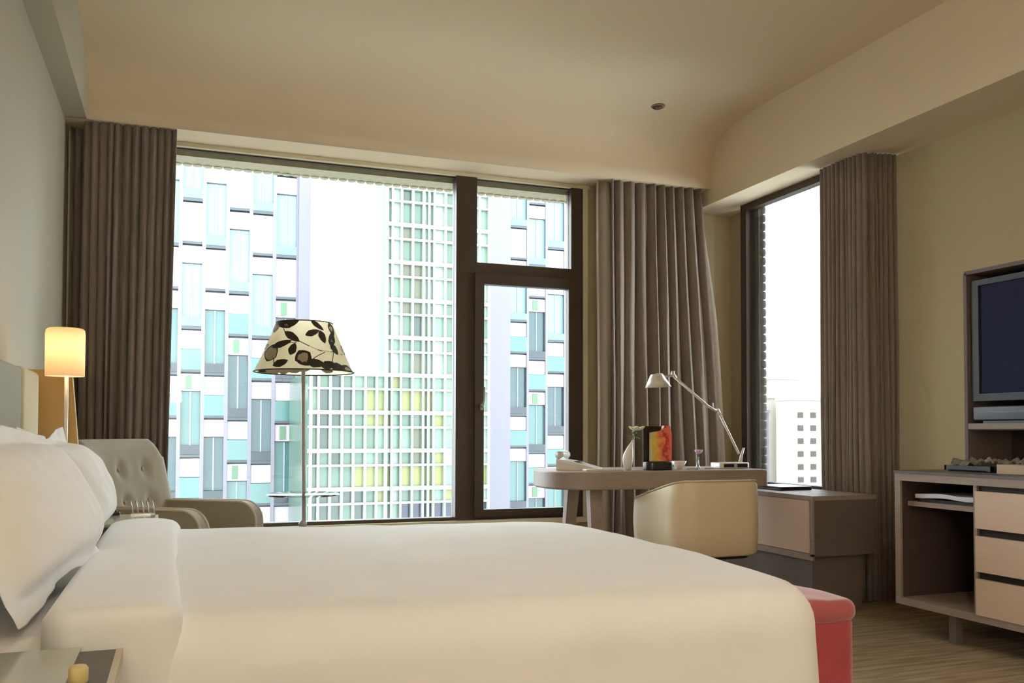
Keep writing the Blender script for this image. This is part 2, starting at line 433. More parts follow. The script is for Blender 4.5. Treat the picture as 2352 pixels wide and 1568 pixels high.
dv = thing('duvet', 'smooth white duvet draped over the bed with its head end turned down', 'duvet', (.6, 2.56, .58))
wp('duvet_cover', bm, M_linen, dv, smooth=True)
def fold_top(x, y, z):
    k = max(0, min(1, (z-.45)/.13))
    hump = math.sin(PI*max(0, min(1, (x+.228)/.24)))
    far = max(0, min(1, (y-2.3)/1.0))
    return (x+.0015*noise.noise(Vector((y*4, z*5, 1))), y+.006*wr_(x, z), z+k*(.018+.014*hump*(.4+.6*far)+.003*wr_(x, y)))
bm = B(); softbox(bm, -.228, .012, 1.76, 3.475, .10, .617, .06, .032, k=6, seg=7, step=.03, inner=4, top_fn=fold_top, flat_bottom=True)
fd = wp('turned_down_sheet', bm, M_linen, dv, smooth=True); fd['label'] = 'turned-down sheet fold at the head end of the duvet'

def pillow(cx, cy, cz, w, h, T, lean, yaw, seed, label):
    """pillow standing on its long edge: width w along Y, height h, leaning back"""
    rnd = random.Random(seed); bm = B(); nu, nv = 36, 26; fl = .05
    V = {}
    for sd in (1, -1):
        for i in range(nu+1):
            for j in range(nv+1):
                u = -1+2*i/nu; v = -1+2*j/nv
                # pinched outline
                pu = 1-.05*(1-v*v)*0 - .02*(1-abs(v)**2)*abs(u)**6
                pv = 1-.03*(1-abs(u)**2)*abs(v)**6
                yy = u*w/2*pu; zz = v*h/2*pv
                # core without the flange
                a = min(1, abs(u)/(1-2*fl/w)); b_ = min(1, abs(v)/(1-2*fl/h))
                t = T/2*max(0, (1-a**3.2))**.55*max(0, (1-b_**3.6))**.5*(1-.12*v*sd)
                wr = .010*noise.noise(Vector((u*2.2+seed, v*2.6, sd)))+.006*noise.noise(Vector((u*7+seed, v*5, sd)))
                # creases run in from the corners
                cr = .007*math.sin(14*(abs(u)-abs(v))+seed)*max(0, abs(u*v)-.25)
                t = t+(wr+cr)*min(1, t/.02)+.002
                xx = sd*t
                sag = .02*math.sin(3.1*u+seed)*(abs(v)**4)
                flw = .012*noise.noise(Vector((u*5+seed, v*5, 9)))*(1 if t < .012 else 0)
                key = (sd, i, j)
                bdry = i in (0, nu) or j in (0, nv)
                if bdry and sd == -1: V[key] = V[(1, i, j)]; continue
                V[key] = bm.verts.new((xx+flw, yy, zz+sag))
    for sd in (1, -1):
        for i in range(nu):
            for j in range(nv):
                q = [V[(sd, i, j)], V[(sd, i+1, j)], V[(sd, i+1, j+1)], V[(sd, i, j+1)]]
                try: bm.faces.new(q)
                except ValueError: pass
    o = obj('pillow', bm, M_linen2, smooth=True, sub=1)
    o.location = (cx, cy, cz); o.rotation_euler = (0, -lean, yaw)
    tag(o, label, 'pillow', 'big white pillows leaning on the headboard'); return o
pillow(-.306, 2.23, .783, .84, .385, .19, math.radians(24), math.radians(-6), 1, 'white flanged pillow propped nearer the camera, at the picture edge')
pillow(-.326, 3.00, .772, .70, .385, .25, math.radians(17), math.radians(-3), 5, 'white flanged pillow propped farther away, beside the lit bedside lamp')

# ================================================================ NIGHTSTANDS
def nightstand(y0, y1, zt, x1, label):
    t = thing('nightstand', label, 'nightstand', ((XL+x1)/2, (y0+y1)/2, 0), 0, 'nightstands either side of the bed')
    bm = B(); box(bm, XL+.14, x1, y0, y1, .12, zt-.02); wp('cabinet_body', bm, M_wood_d, t, bev=.004)
    bm = B(); box(bm, XL+.14, x1+.002, y0-.003, y1+.002, zt-.02, zt); wp('top_board', bm, M_stone, t, bev=.003)
    bm = B(); box(bm, x1+.001, x1+.012, y0-.003, y1+.002, zt-.024, zt+.001); wp('edge_strip', bm, M_pipe, t)
    bm = B(); box(bm, x1-.001, x1+.010, y0+.02, y1-.02, .2, zt-.06); d = wp('drawer', bm, M_wood_d, t, bev=.003)
    bm = B(); tube(bm, [(x1+.026, (y0+y1)/2-.06, .42), (x1+.026, (y0+y1)/2+.06, .42)], .005, 8); box(bm, x1+.010, x1+.026, (y0+y1)/2-.055, (y0+y1)/2-.047, .417, .423); box(bm, x1+.010, x1+.026, (y0+y1)/2+.047, (y0+y1)/2+.055, .417, .423)
    hh = wp('handle', bm, M_chrome, d)
    for xx in (XL+.18, x1-.04):
        for yy in (y0+.04, y1-.04):
            bm = B(); box(bm, xx-.015, xx+.015, yy-.015, yy+.015, 0, .12); wp('leg', bm, M_metaldark, t)
    return t
NZ = .567
nightstand(1.20, 1.75, NZ, -.100, 'dark nightstand on the near side of the bed, at the lower left corner')
nightstand(3.50, 3.96, .612, -.085, 'dark nightstand on the far side of the bed, under the lit lamp')
M_mir = mat('pale_grey_glass', (186, 186, 170), .12, spec=.8)
bm = B(); box(bm, XL+.14, -.155, 1.21, 1.747, NZ+.0005, NZ+.009)
tag(place(obj('glass_sheet', bm, M_mir, bev=.002), (-.3, 1.3, NZ+.0005)), 'pale reflective glass sheet covering most of the near nightstand top', 'glass sheet')
cq = atY(180, 1528, 1.50); zc_ = cq.z  # small solid standing in for a yellowish reflection on the glass
bm = B(); lathe(bm, [(.0, NZ+.01), (.012, NZ+.01), (.014, NZ+.012), (.014, zc_-.004), (.011, zc_), (0, zc_)], 0, 0, 20)
o = obj('reflection_stub', bm, mat('pale_yellow_reflection', (226, 206, 140), .5, trans=.2), smooth=True); o.location = (cq.x, 1.50, 0)
tag(o, 'stubby pale yellow solid standing in for a reflection on the near nightstand', 'reflection_stub')
bm = B(); box(bm, XL+.15, -.10, 3.52, 3.94, .6125, .620)
tag(place(obj('glass_sheet', bm, M_mir, bev=.002), (-.2, 3.73, .6125)), 'pale glass sheet lying on the far nightstand', 'glass sheet')
# silver wire rack and little dark object on the far nightstand
t = thing('wire_rack', 'small silver wire rack standing on the far nightstand', 'rack', (-.115, 3.90, .62))
bm = B(); box(bm, -.06, .03, -.02, .02, 0, .006); obj('rack_base', bm, M_chrome, t)
for k in range(5):
    bm = B(); x = -.052+k*.020; tube(bm, [(x, -.015, .004), (x-.004, -.015, .03), (x-.010, 0, .055), (x-.004, .015, .03), (x, .015, .004)], .0028, 6); obj('wire', bm, M_chrome, t)
bm = B(); softbox(bm, -.035, .03, -.02, .02, 0, .012, .008, .003); tube(bm, [(-.02, 0, .012), (-.024, 0, .026)], [.008, .005], 8); tube(bm, [(.012, 0, .012), (.01, 0, .022)], [.008, .005], 8)
o = obj('trinket', bm, M_blk); o.location = (-.245, 3.92, .62); tag(o, 'tiny black trinket on the far nightstand beside the pillow', 'trinket')

# bedside lamp
LX, LY = -.405, 3.75
lamp = thing('bedside_lamp', 'lit bedside lamp with a drum shade on a slim white stem behind the pillows', 'lamp', (LX, LY, .62))
bm = B(); lathe(bm, [(.055, 0), (.055, .012), (.01, .018)], seg=28); obj('lamp_base', bm, M_alu, lamp)
bm = B(); tube(bm, [(.006, 0, .015), (.006, 0, .60)], .0075, 12); obj('stem', bm, M_alu, lamp)
M_shade = mat('glowing_cream_shade', (255, 240, 214), .8, trans=.5)
bm = B(); zs0, zs1 = 1.162-.62, 1.342-.62
lathe(bm, [(.068, zs0), (.069, zs1-.02), (.067, zs1-.006), (.060, zs1), (.057, zs1-.002), (.065, zs1-.02), (.065, zs0)], seg=40, cap=False)
obj('lamp_shade', bm, M_shade, lamp, smooth=True)
bm = B(); lathe(bm, [(0, .60), (.012, .605), (.016, .63), (.012, .655), (0, .66)], seg=16)
obj('bulb', bm, mat('warm_bulb', (255, 220, 160), .5, emit=(255, 224, 180), estr=4), lamp, smooth=True)
# tapered side panel behind the far nightstand
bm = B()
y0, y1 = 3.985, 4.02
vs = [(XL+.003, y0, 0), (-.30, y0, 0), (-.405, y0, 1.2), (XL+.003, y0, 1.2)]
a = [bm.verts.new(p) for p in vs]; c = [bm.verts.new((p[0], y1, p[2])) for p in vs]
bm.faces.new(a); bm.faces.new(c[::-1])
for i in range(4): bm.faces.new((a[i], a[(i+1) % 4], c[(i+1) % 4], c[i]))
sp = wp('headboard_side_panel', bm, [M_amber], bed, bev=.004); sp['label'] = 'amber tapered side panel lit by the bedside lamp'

# ================================================================ ARMCHAIR (faces into the room)
ang = math.radians(-32)
ac = thing('armchair', 'greige tufted armchair between the bed and the left curtain', 'armchair', (.03, 4.70, 0), ang)
# local frame: +x forward, +y to the far arm
bm = B(); softbox(bm, -.30, .27, -.30, .30, .18, .36, .06, .03); obj('seat_base', bm, M_chair, ac)
bm = B(); softbox(bm, -.22, .28, -.27, .27, .36, .44, .05, .04, seg=6); obj('seat_cushion', bm, M_chair, ac)
# back: tufted, slightly reclined
bm = B(); nu, nv = 44, 34; W2, z0b, z1b = .335, .38, .915
tuft = [(-.20, .74), (-.0, .74), (.20, .74), (-.10, .60), (.10, .60), (-.20, .60+.0), (.20, .60), (-.0, .60), (-.20, .48), (0, .48), (.20, .48)]
tuft = [(-.22, .76), (-.02, .76), (.17, .76), (-.22, .60), (-.02, .60), (.17, .60)]
def back_pt(u, v, sd):
    # rounded upper corners: superellipse limited at the top
    y = u*W2; z = z0b+(z1b-z0b)*v
    wtop = 1-.03*max(0, v-.55)
    y *= wtop
    # corner rounding
    cz = max(0, (v-.82)/.18); 
    if abs(u) > .8: z -= (z1b-z0b)*.20*((abs(u)-.8)/.2)**2*cz
    t = .055*(1-abs(u)**8*.55)*(1-max(0, (v-.9)/.1)**2*.6)
    if sd > 0:
        for ty, tz in tuft:
            d = math.hypot(y-ty, (z-tz)*.8); t -= .028*math.exp(-(d/.035)**2); t += .010*math.cos(min(PI, d/.1*PI))*.5
    x = -.27-.13*v+sd*t
    # wings curve forward at the sides
    x += .05*abs(u)**3
    return (x, y, z)
V = {}
for sd in (1, -1):
    for i in range(nu+1):
        for j in range(nv+1):
            V[sd, i, j] = bm.verts.new(back_pt(-1+2*i/nu, j/nv, sd))
for sd in (1, -1):
    for i in range(nu):
        for j in range(nv): bm.faces.new((V[sd, i, j], V[sd, i+1, j], V[sd, i+1, j+1], V[sd, i, j+1]))
for j in range(nv):
    for i in (0, nu): bm.faces.new((V[1, i, j], V[1, i, j+1], V[-1, i, j+1], V[-1, i, j]))
for i in range(nu):
    for j in (0, nv): bm.faces.new((V[1, i, j], V[1, i+1, j], V[-1, i+1, j], V[-1, i, j]))
bk = obj('backrest', bm, M_chair, ac, smooth=True)
for ty, tz in tuft:
    x, y, z = back_pt(ty/W2, (tz-z0b)/(z1b-z0b), 1)
    bm = B(); lathe(bm, [(0, -.004), (.011, -.003), (.011, .002), (.006, .006), (0, .007)], seg=14)
    bm.transform(Matrix.Translation((x+.003, y, z)) @ Matrix.Rotation(PI/2, 4, 'Y')); obj('button', bm, M_chair, bk, smooth=True)
def arm(y0, y1, x1, ztop, rear):
    # side profile with a rounded front top corner
    pr = [(rear, .18), (x1, .18), (x1, ztop-.10)]
    for i in range(1, 9):
        a = PI/2*i/8; pr.append((x1-.10*(1-math.cos(a)), ztop-.10+.10*math.sin(a)))
    pr += [(rear, ztop)]
    bm = B(); loft(bm, [[(x, y, z) for x, z in pr] for y in (y0, y1)], True, True, smooth=False); bevel(bm, .012, 3)
    a_ = obj('armrest', bm, M_chair, ac)
    for yy in (y0+.004, y1-.004):
        bm = B(); tube(bm, [(x, yy, z) for x, z in pr[1:]], .006, 8); obj('piping', bm, M_pipe, a_)
arm(.28, .36, .235, .592, -.30); arm(-.36, -.28, .30, .60, -.30)
for x in (-.26, .27):
    for y in (-.3, .3): bm = B(); lathe(bm, [(.014, 0), (.022, .2)], x, y, 14); obj('leg', bm, M_metaldark, ac)

# ================================================================ FLOOR LAMP with glass tray
fl = thing('floor_lamp', 'floor lamp with a cream shade patterned with dark leaves before the big window', 'lamp', (.605, 4.70, 0))
zb, zt = 1.262, 1.515; rb, rt = .252, .142
bm = B(); lathe(bm, [(.15, 0), (.15, .012), (.02, .022), (.012, .03)], seg=36); obj('lamp_base', bm, M_pole, fl, smooth=False)
bm = B(); tube(bm, [(.008, 0, .02), (.004, 0, .6), (-.008, 0, 1.45)], .0100, 14); obj('pole', bm, M_pole, fl)
bm = B(); lathe(bm, [(.02, .47), (.022, .485), (.012, .50)], seg=20); obj('collar', bm, M_pole, fl)
bm = B(); lathe(bm, [(.0, .628), (.180, .628), (.184, .632), (.180, .638), (0, .638)], seg=56, cap=False); g = obj('glass_tray', bm, M_gtable, fl, smooth=False); g['label'] = 'round greenish glass tray on the lamp pole'
M_fshade = mat('cream_shade_cloth', (252, 240, 206), .8, trans=.62)
M_leaf = mat('dark_leaf_print', (52, 42, 30), .8, noise_amt=.25, noise_scale=30)
bm = B(); seg = 72
rows = 10; rings = []
for i in range(rows+1):
    k = i/rows; rr = rb+(rt-rb)*k**.92; rings.append([(rr*math.cos(2*PI*j/seg), rr*math.sin(2*PI*j/seg), zb+(zt-zb)*k) for j in range(seg)])
loft(bm, rings, False)
for f in bm.faces: f.smooth = True
bmesh.ops.recalc_face_normals(bm, faces=bm.faces)
def shade_pt(s, k, off=.0015, back=False):
    """s -1..1 across the side seen from the viewpoint, k 0 bottom .. 1 top"""
    k = max(.004, min(.996, k)); rr = rb+(rt-rb)*k**.92+off
    th = math.asin(max(-.999, min(.999, s)))
    # direction towards the viewpoint
    base = math.atan2(-4.70, -.605)
    a = base+th+(PI if back else 0)
    return (rr*math.cos(a), rr*math.sin(a), zb+(zt-zb)*k)
# printed leaves: (x, y, angle deg, length, width) read off the shade; 7.35 zoom px
leaves = [(770, 400, 65, 230, 70), (960, 360, 20, 300, 130), (985, 600, -40, 250, 95), (565, 640, 55, 300, 70), (820, 720, 20, 300, 80), (650, 860, 60, 300, 150),
          (980, 810, 65, 200, 90), (1290, 530, 25, 210, 80), (1370, 400, -40, 220, 60), (1440, 590, -70, 210, 80), (1580, 440, -70, 220, 60), (1585, 620, 88, 240, 80),
          (1620, 780, -60, 200, 70), (1140, 960, -60, 260, 200), (1320, 1040, -5, 260, 110), (1510, 1060, 20, 200, 110), (1660, 1090, -15, 230, 110), (1810, 1110, -30, 200, 100),
          (780, 1040, 20, 230, 90), (385, 1010, 65, 220, 45), (560, 740, 30, 130, 60), (1770, 770, -70, 150, 50), (860, 350, 0, 220, 70)]
def px2sk(x, y):
    k = 1-(y-320)/820.0
    l = 340+(770-340)*k**1.0; r_ = 1940+(1610-1940)*k
    return (x-(l+r_)/2)/((r_-l)/2), k
for back in (False, True):
    for (x, y, a, ln, wd) in leaves:
        a = math.radians(a); ca, sa = math.cos(a), -math.sin(a)
        top_, bot_ = [], []
        n_ = 10
        ctr = []
        for i in range(n_+1):
            t = -1+2*i/n_; hw = wd*.66*(1-abs(t)**1.8)**.8*(1.1 if t < 0 else .95)
            ctr.append((t*ln*.56, hw))
        up = [bm.verts.new(shade_pt(*px2sk(x+d*ca-h*(-sa)*-1, y+d*sa+h*ca), back=back)) for d, h in ctr]
        dn = [bm.verts.new(shade_pt(*px2sk(x+d*ca+h*(-sa)*-1, y+d*sa-h*ca), back=back)) for d, h in ctr]
        for i in range(n_):
            f = bm.faces.new((up[i], up[i+1], dn[i+1], dn[i])); f.material_index = 1
    for st in ([(860, 330), (865, 450), (900, 560), (1060, 660), (1200, 740), (1400, 830), (1600, 830), (1750, 860)], [(1470, 850), (1380, 900), (1290, 960)], [(1605, 840), (1590, 950), (1570, 1040)], [(680, 950), (680, 1060)], [(1050, 700), (960, 700), (800, 750)]):
        for (xa, ya), (xb, yb) in zip(st, st[1:]):
            dx, dy = xb-xa, yb-ya; l_ = math.hypot(dx, dy); nx_, ny_ = -dy/l_*6, dx/l_*6
            q = [bm.verts.new(shade_pt(*px2sk(*p), back=back)) for p in ((xa+nx_, ya+ny_), (xb+nx_, yb+ny_), (xb-nx_, yb-ny_), (xa-nx_, ya-ny_))]
            f = bm.faces.new(q); f.material_index = 1
me = bpy.data.meshes.new('lamp_shade'); bm.to_mesh(me); bm.free(); me.materials.append(M_fshade); me.materials.append(M_leaf)
so = bpy.data.objects.new('lamp_shade', me); C.objects.link(so); so.parent = fl
for zz, rr in ((zb, rb+.001), (zt, rt+.001)):
    bm = B(); loft(bm, [[((rr+.003*math.cos(a))*math.cos(2*PI*j/64), (rr+.003*math.cos(a))*math.sin(2*PI*j/64), zz+.003*math.sin(a)) for j in range(64)] for a in [2*PI*i/8 for i in range(9)]], False)
    obj('shade_rim', bm, M_leaf, so)

# ================================================================ BENCH
bn = thing('bench', 'red upholstered bench at the foot of the bed', 'bench', (1.75, 2.75, 0))
bm = B(); softbox(bm, 1.56, 1.935, 2.19, 3.32, .10, .40, .04, .02, seg=5); wp('seat_box', bm, M_red, bn)
def bt(x, y, z): return (x, y, z+.006*noise.noise(Vector((x*9, y*7, 1)))+(.012*math.sin(PI*(x-1.55)/.4) if z > .42 else 0))
bm = B(); softbox(bm, 1.55, 1.945, 2.18, 3.33, .385, .448, .05, .028, seg=6, step=.05, inner=6, top_fn=bt); wp('seat_cushion', bm, M_red2, bn, smooth=True)
for x in (1.60, 1.89):
    for y in (2.25, 3.25): bm = B(); box(bm, x-.02, x+.02, y-.02, y+.02, 0, .10); wp('leg', bm, M_metaldark, bn)

# ================================================================ DESK
dk = thing('desk', 'taupe wooden desk with a rounded thick top on splayed legs under the curtain', 'desk', (2.5, 4.5, 0))
DY0, DY1, DX0, DX1 = 4.20, 4.76, 1.83, 3.115
def desk_outline():
    o = []
    cx_, ry, rx = DX0+.26, (DY1-DY0)/2, .26; cy_ = (DY0+DY1)/2
    for i in range(41):
        a = PI/2+PI*i/40
        o.append((cx_+rx*math.copysign(abs(math.cos(a))**.8, math.cos(a)), cy_+ry*math.copysign(abs(math.sin(a))**.8, math.sin(a))))
    for i in range(7):
        a = math.radians(-90+90*i/6); o.append((DX1-.05+.05*math.cos(a), DY0+.05+.05*math.sin(a)))
    for i in range(7):
        a = math.radians(0+90*i/6); o.append((DX1-.05+.05*math.cos(a), DY1-.05+.05*math.sin(a)))
    return o
bm = B(); o_ = desk_outline(); cxx, cyy = 2.5, 4.48
def ins(o, d): return [(x+(cxx-x)/math.hypot(cxx-x, cyy-y)*d, y+(cyy-y)/math.hypot(cxx-x, cyy-y)*d) for x, y in o]
loft(bm, [[(x, y, z) for x, y in ins(o_, d)] for d, z in ((.012, .655), (.002, .659), (0, .665), (0, .742), (.002, .747), (.008, .75))], True, True, smooth=False)
wp('tabletop', bm, M_woodh, dk)
for (x, yt, yb, xb) in ((2.085, 4.62, 4.70, 2.06), (2.085, 4.34, 4.27, 2.07), (2.80, 4.62, 4.70, 2.83), (2.80, 4.36, 4.30, 2.83)):
    bm = B()
    rings = []
    for t_, s_ in ((0, .024), (1, .036)):
        X_ = xb+(x-xb)*t_; Y_ = yb+(yt-yb)*t_; Z_ = .656*t_
        rings.append([(X_-s_, Y_-s_*.7, Z_), (X_+s_, Y_-s_*.7, Z_), (X_+s_, Y_+s_*.7, Z_), (X_-s_, Y_+s_*.7, Z_)])
    loft(bm, rings, True, True, smooth=False); wp('leg', bm, M_wood, dk, bev=.004)

# desk chair: barrel shell
dc = thing('desk_chair', 'cream leather tub chair pushed up to the desk, its back to the bed', 'chair', (2.51, 4.0, 0))
x0, x1, y0, y1 = 2.262, 2.758, 3.76, 4.22
def U(off):   # outline from front-left round the back to front-right
    R = .11-off if off < .1 else .02; o = []
    o += [(x0+off, y1-(y1-y0-.11)*i/8) for i in range(8)]
    o += [(x0+.11-R*math.cos(a), y0+.11-R*math.sin(a)) for a in [PI/2*i/8 for i in range(9)]]
    o += [(x0+.11+(x1-x0-.22)*i/8, y0+off) for i in range(1, 8)]
    o += [(x1-.11+R*math.sin(a), y0+.11-R*math.cos(a)) for a in [PI/2*i/8 for i in range(9)]]
    o += [(x1-off, y0+.11+(y1-y0-.11)*i/8) for i in range(1, 9)]
    return o
def ztop(y): 
    k = max(0, min(1, (y-y0-.02)/(y1-y0-.02))); return .722-.105*k**1.1
def zbot(y): return .345+.02*max(0, (y-y0)/(y1-y0))
bm = B(); outer, inner_ = U(0), U(.055); rings = []
for (a, b_) in zip(outer, inner_):
    zt_, zb_ = ztop(a[1]), zbot(a[1]); ox, oy = a; ix, iy = b_
    mx, my = (ox+ix)/2, (oy+iy)/2
    L_ = lambda t: (ox+(ix-ox)*t, oy+(iy-oy)*t)
    bul = .0
    rings.append([(*L_(.25), zb_), (*L_(.04), zb_+.012), (*L_(-.10), zb_+.12), (*L_(-.10), zt_-.10), (*L_(0), zt_-.02), (*L_(.2), zt_-.003), (*L_(.5), zt_), (*L_(.8), zt_-.003), (*L_(1), zt_-.02), (*L_(1), zb_+.02), (*L_(.8), zb_)])
loft(bm, rings, True, True); wp('chair_shell', bm, M_cream, dc)
bm = B(); tube(bm, [(a[0]+(b_[0]-a[0])*.1, a[1]+(b_[1]-a[1])*.1, ztop(a[1])-.004) for a, b_ in zip(outer, inner_)], .004, 8); wp('seam', bm, M_pipe, dc)
bm = B(); softbox(bm, x0+.058, x1-.058, y0+.06, y1-.0, .36, .47, .05, .03, seg=5); wp('seat_cushion', bm, M_cream, dc)
bm = B(); softbox(bm, x0+.05, x1-.05, y0+.05, y1-.02, .325, .36, .05, .01); wp('seat_frame', bm, M_metaldark, dc)
bm = B(); tube(bm, [(2.51, 4.0, .05), (2.51, 4.0, .33)], .028, 16); wp('pedestal', bm, M_metaldark, dc)
for k in range(5):
    a = 2*PI*k/5+.3; bm = B(); tube(bm, [(2.51, 4.0, .085), (2.51+.24*math.cos(a), 4.0+.24*math.sin(a), .06)], [.02, .013], 8); ft = wp('foot', bm, M_metaldark, dc)
    bm = B(); tube(bm, [(2.51+.24*math.cos(a)-.012*math.sin(a), 4.0+.24*math.sin(a)+.012*math.cos(a), .026), (2.51+.24*math.cos(a)+.012*math.sin(a), 4.0+.24*math.sin(a)-.012*math.cos(a), .026)], .026, 14); cc_ = wp('caster', bm, M_blk, dc)

# ---------------------------------------------------------------- things on the desk (z = .75)
ZD = .75
# telephone
ph = thing('telephone', 'white telephone at the left end of the desk', 'telephone', (2.04, 4.45, ZD), math.radians(-38))
bm = B()
pr = [(-.10, 0), (.12, 0), (.12, .012), (-.02, .05), (-.10, .062)]
loft(bm, [[(x, y, z) for x, z in pr] for y in (-.08, .08)], True, True, smooth=False); obj('phone_body', bm, M_white, ph, bev=.005)
bm = B(); tube(bm, [(-.085, -.09, .082), (-.07, -.05, .088), (-.07, .05, .088), (-.085, .09, .082)], [.022, .014, .014, .022], 12); obj('handset', bm, M_white, ph, smooth=True)
bm = B(); box(bm, -.015, .035, -.03, .03, .046, .050); bm.transform(Matrix.Rotation(0, 4, 'Y')); obj('keypad', bm, M_bezel, ph)
bm = B(); softbox(bm, -.10, .12, -.03, .03, 0, .012, .01, .003); 
o = obj('notepad', bm, M_white); o.location = (2.10, 4.28, ZD); tag(o, 'white notepad lying in front of the telephone on the desk', 'notepad')
# vase with flower
vs_ = atY(1443, 1088, 4.36)
va = thing('vase', 'white teardrop vase holding one pale flower on the desk', 'vase', (vs_.x, 4.36, ZD))
rings = []
for k in range(15):
    t = k/14; z = .165*t; rr = .004+.026*math.sin(PI*min(1, (t*.86+.18)))**1.2 if t < .95 else .004
    cxv = .028*t**2.2-.006*math.sin(PI*t)
    rings.append([(cxv+rr*math.cos(2*PI*j/18), rr*.8*math.sin(2*PI*j/18), z) for j in range(18)])
bm = B(); loft(bm, rings, True); obj('vase_body', bm, M_white, va, smooth=True)
fw = thing('flower', 'single pale green and white flower standing in the white vase', 'flower', (vs_.x+.026, 4.36, ZD+.155))
bm = B(); tube(bm, [(0, 0, 0), (.008, 0, .03), (.016, 0, .055)], .0025, 6); obj('stem', bm, mat('stem_green', (70, 96, 40), .6), fw)
for k in range(6):
    bm = B(); a = 2*PI*k/6
    lathe(bm, [(0, 0), (.012, .010), (.015, .026), (.010, .046), (0, .054)], seg=10)
    bm.transform(Matrix.Translation((.020+.002*k, 0, .062)) @ Matrix.Rotation(a, 4, 'Z') @ Matrix.Rotation(1.15, 4, 'Y') @ Matrix.Diagonal((.5, 1, 1, 1)))
    obj('petal', bm, mat('pale_petals', (226, 234, 196), .6), fw, smooth=True)
bm = B(); lathe(bm, [(0, 0), (.010, .003), (.008, .012), (0, .014)], seg=12); bm.transform(Matrix.Translation((.012, 0, .042)) @ Matrix.Diagonal((1.6, 1, 1, 1))); obj('sepal', bm, mat('sepal_green', (96, 130, 52), .6), fw)
for k in range(2):
    bm = B(); lathe(bm, [(0, 0), (.010, .012), (.009, .028), (0, .042)], seg=10); bm.transform(Matrix.Translation((.012, 0, .03)) @ Matrix.Rotation(2.0 if k else -1.6, 4, 'Y') @ Matrix.Diagonal((.4, 1, 1, 1))); obj('leaf', bm, mat('sepal_green', (96, 130, 52), .6), fw, smooth=True)
# brochure holder with colourful card
bc = atY(1511, 1088, 4.33)
bh = thing('card_holder', 'black round-based holder beside the white vase on the desk', 'card holder', (bc.x, 4.33, ZD))
bm = B(); softbox(bm, -.082, .082, -.05, .05, 0, .045, .04, .006); obj('holder_base', bm, M_tray, bh)
bm = B(); softbox(bm, -.080, .060, .018, .026, .04, .24, .003, .002); obj('holder_back', bm, M_metaldark, bh)
m = bpy.data.materials.new('fruit_coloured_card'); m.use_nodes = True; N = m.node_tree.nodes; L = m.node_tree.links; b = N['Principled BSDF']
tc = N.new('ShaderNodeTexCoord'); vo = N.new('ShaderNodeTexNoise'); vo.inputs['Scale'].default_value = 26; vo.inputs['Detail'].default_value = 3
sx = N.new('ShaderNodeSeparateXYZ'); L.new(tc.outputs['Object'], vo.inputs['Vector']); L.new(tc.outputs['Object'], sx.inputs[0])
ad = N.new('ShaderNodeMath'); ad.operation = 'MULTIPLY_ADD'; L.new(sx.outputs['X'], ad.inputs[0]); ad.inputs[1].default_value = 6.5; L.new(vo.outputs['Fac'], ad.inputs[2])
rp = N.new('ShaderNodeValToRGB'); e = rp.color_ramp.elements; e[0].position = .15; e[0].color = lin((206, 196, 150)); e[1].position = .9; e[1].color = lin((236, 120, 100))
for p_, c_ in ((.35, (232, 196, 84)), (.5, (240, 160, 76)), (.62, (236, 128, 96)), (.74, (190, 44, 32))):
    q = e.new(p_); q.color = lin(c_)
L.new(ad.outputs[0], rp.inputs[0]); L.new(rp.outputs[0], b.inputs['Base Color']); b.inputs['Roughness'].default_value = .4; M_card = m
bm = B(); pr = [(-.050, .048), (.078, .048), (.080, .20), (.066, .243), (.032, .243), (.018, .215), (-.048, .205)]
loft(bm, [[(x, y, z) for x, z in pr] for y in (-.016, .008)], True, True, smooth=False)
o = obj('brochure', bm, M_card, bev=.002); o.location = (bc.x, 4.33, ZD); tag(o, 'orange, yellow and red printed brochure standing in the black holder', 'brochure')
# bowl
bw = atY(1560, 1083, 4.40)
bm = B(); lathe(bm, [(.018, 0), (.022, .004), (.030, .02), (.042, .046), (.040, .046), (.028, .02), (.015, .008)], seg=32, cap=True)
o = obj('bowl', bm, M_white, smooth=True); o.location = (bw.x, 4.40, ZD); tag(o, 'small white bowl between the brochure holder and the purple flower', 'bowl')
# purple flower in glass stem
pf = atY(1603, 1080, 4.45)
t = thing('bud_vase', 'tiny slim glass bud vase holding a purple flower', 'vase', (pf.x, 4.45, ZD))
bm = B(); lathe(bm, [(.016, 0), (.014, .006), (.006, .02), (.005, .06), (.007, .065)], seg=16); obj('vase_body', bm, M_gtable, t, smooth=True)
t = thing('flower', 'purple round flower in the slim glass bud vase', 'flower', (pf.x+.004, 4.45, ZD+.03))
bm = B(); tube(bm, [(0, 0, 0), (.002, 0, .05)], .002, 6); obj('stem', bm, mat('stem_green', (70, 96, 40), .6), t)
for k in range(7):
    bm = B(); lathe(bm, [(0, 0), (.010, .008), (.013, .02), (.008, .032), (0, .036)], seg=10)
    bm.transform(Matrix.Translation((.002, 0, .052)) @ Matrix.Rotation(2*PI*k/7, 4, 'Z') @ Matrix.Rotation(.75, 4, 'Y') @ Matrix.Diagonal((.5, 1, 1, 1)))
    obj('petal', bm, mat('purple_petals', (158, 128, 178) if k % 2 else (206, 180, 214), .6), t, smooth=True)
for i, px_ in enumerate((1590, 1625)):
    q = atY(px_, 1082, 4.38); bm = B(); softbox(bm, -.03, .03, -.02, .02, 0, .008, .006, .002)
    o = obj('coaster', bm, mat('pale_grey_paper', (196, 188, 180), .7)); o.location = (q.x, 4.38, ZD); tag(o, ['pale grey card lying in front of the purple flower', 'pale grey card lying just left of the desk lamp base'][i], 'card', 'cards lying on the desk')
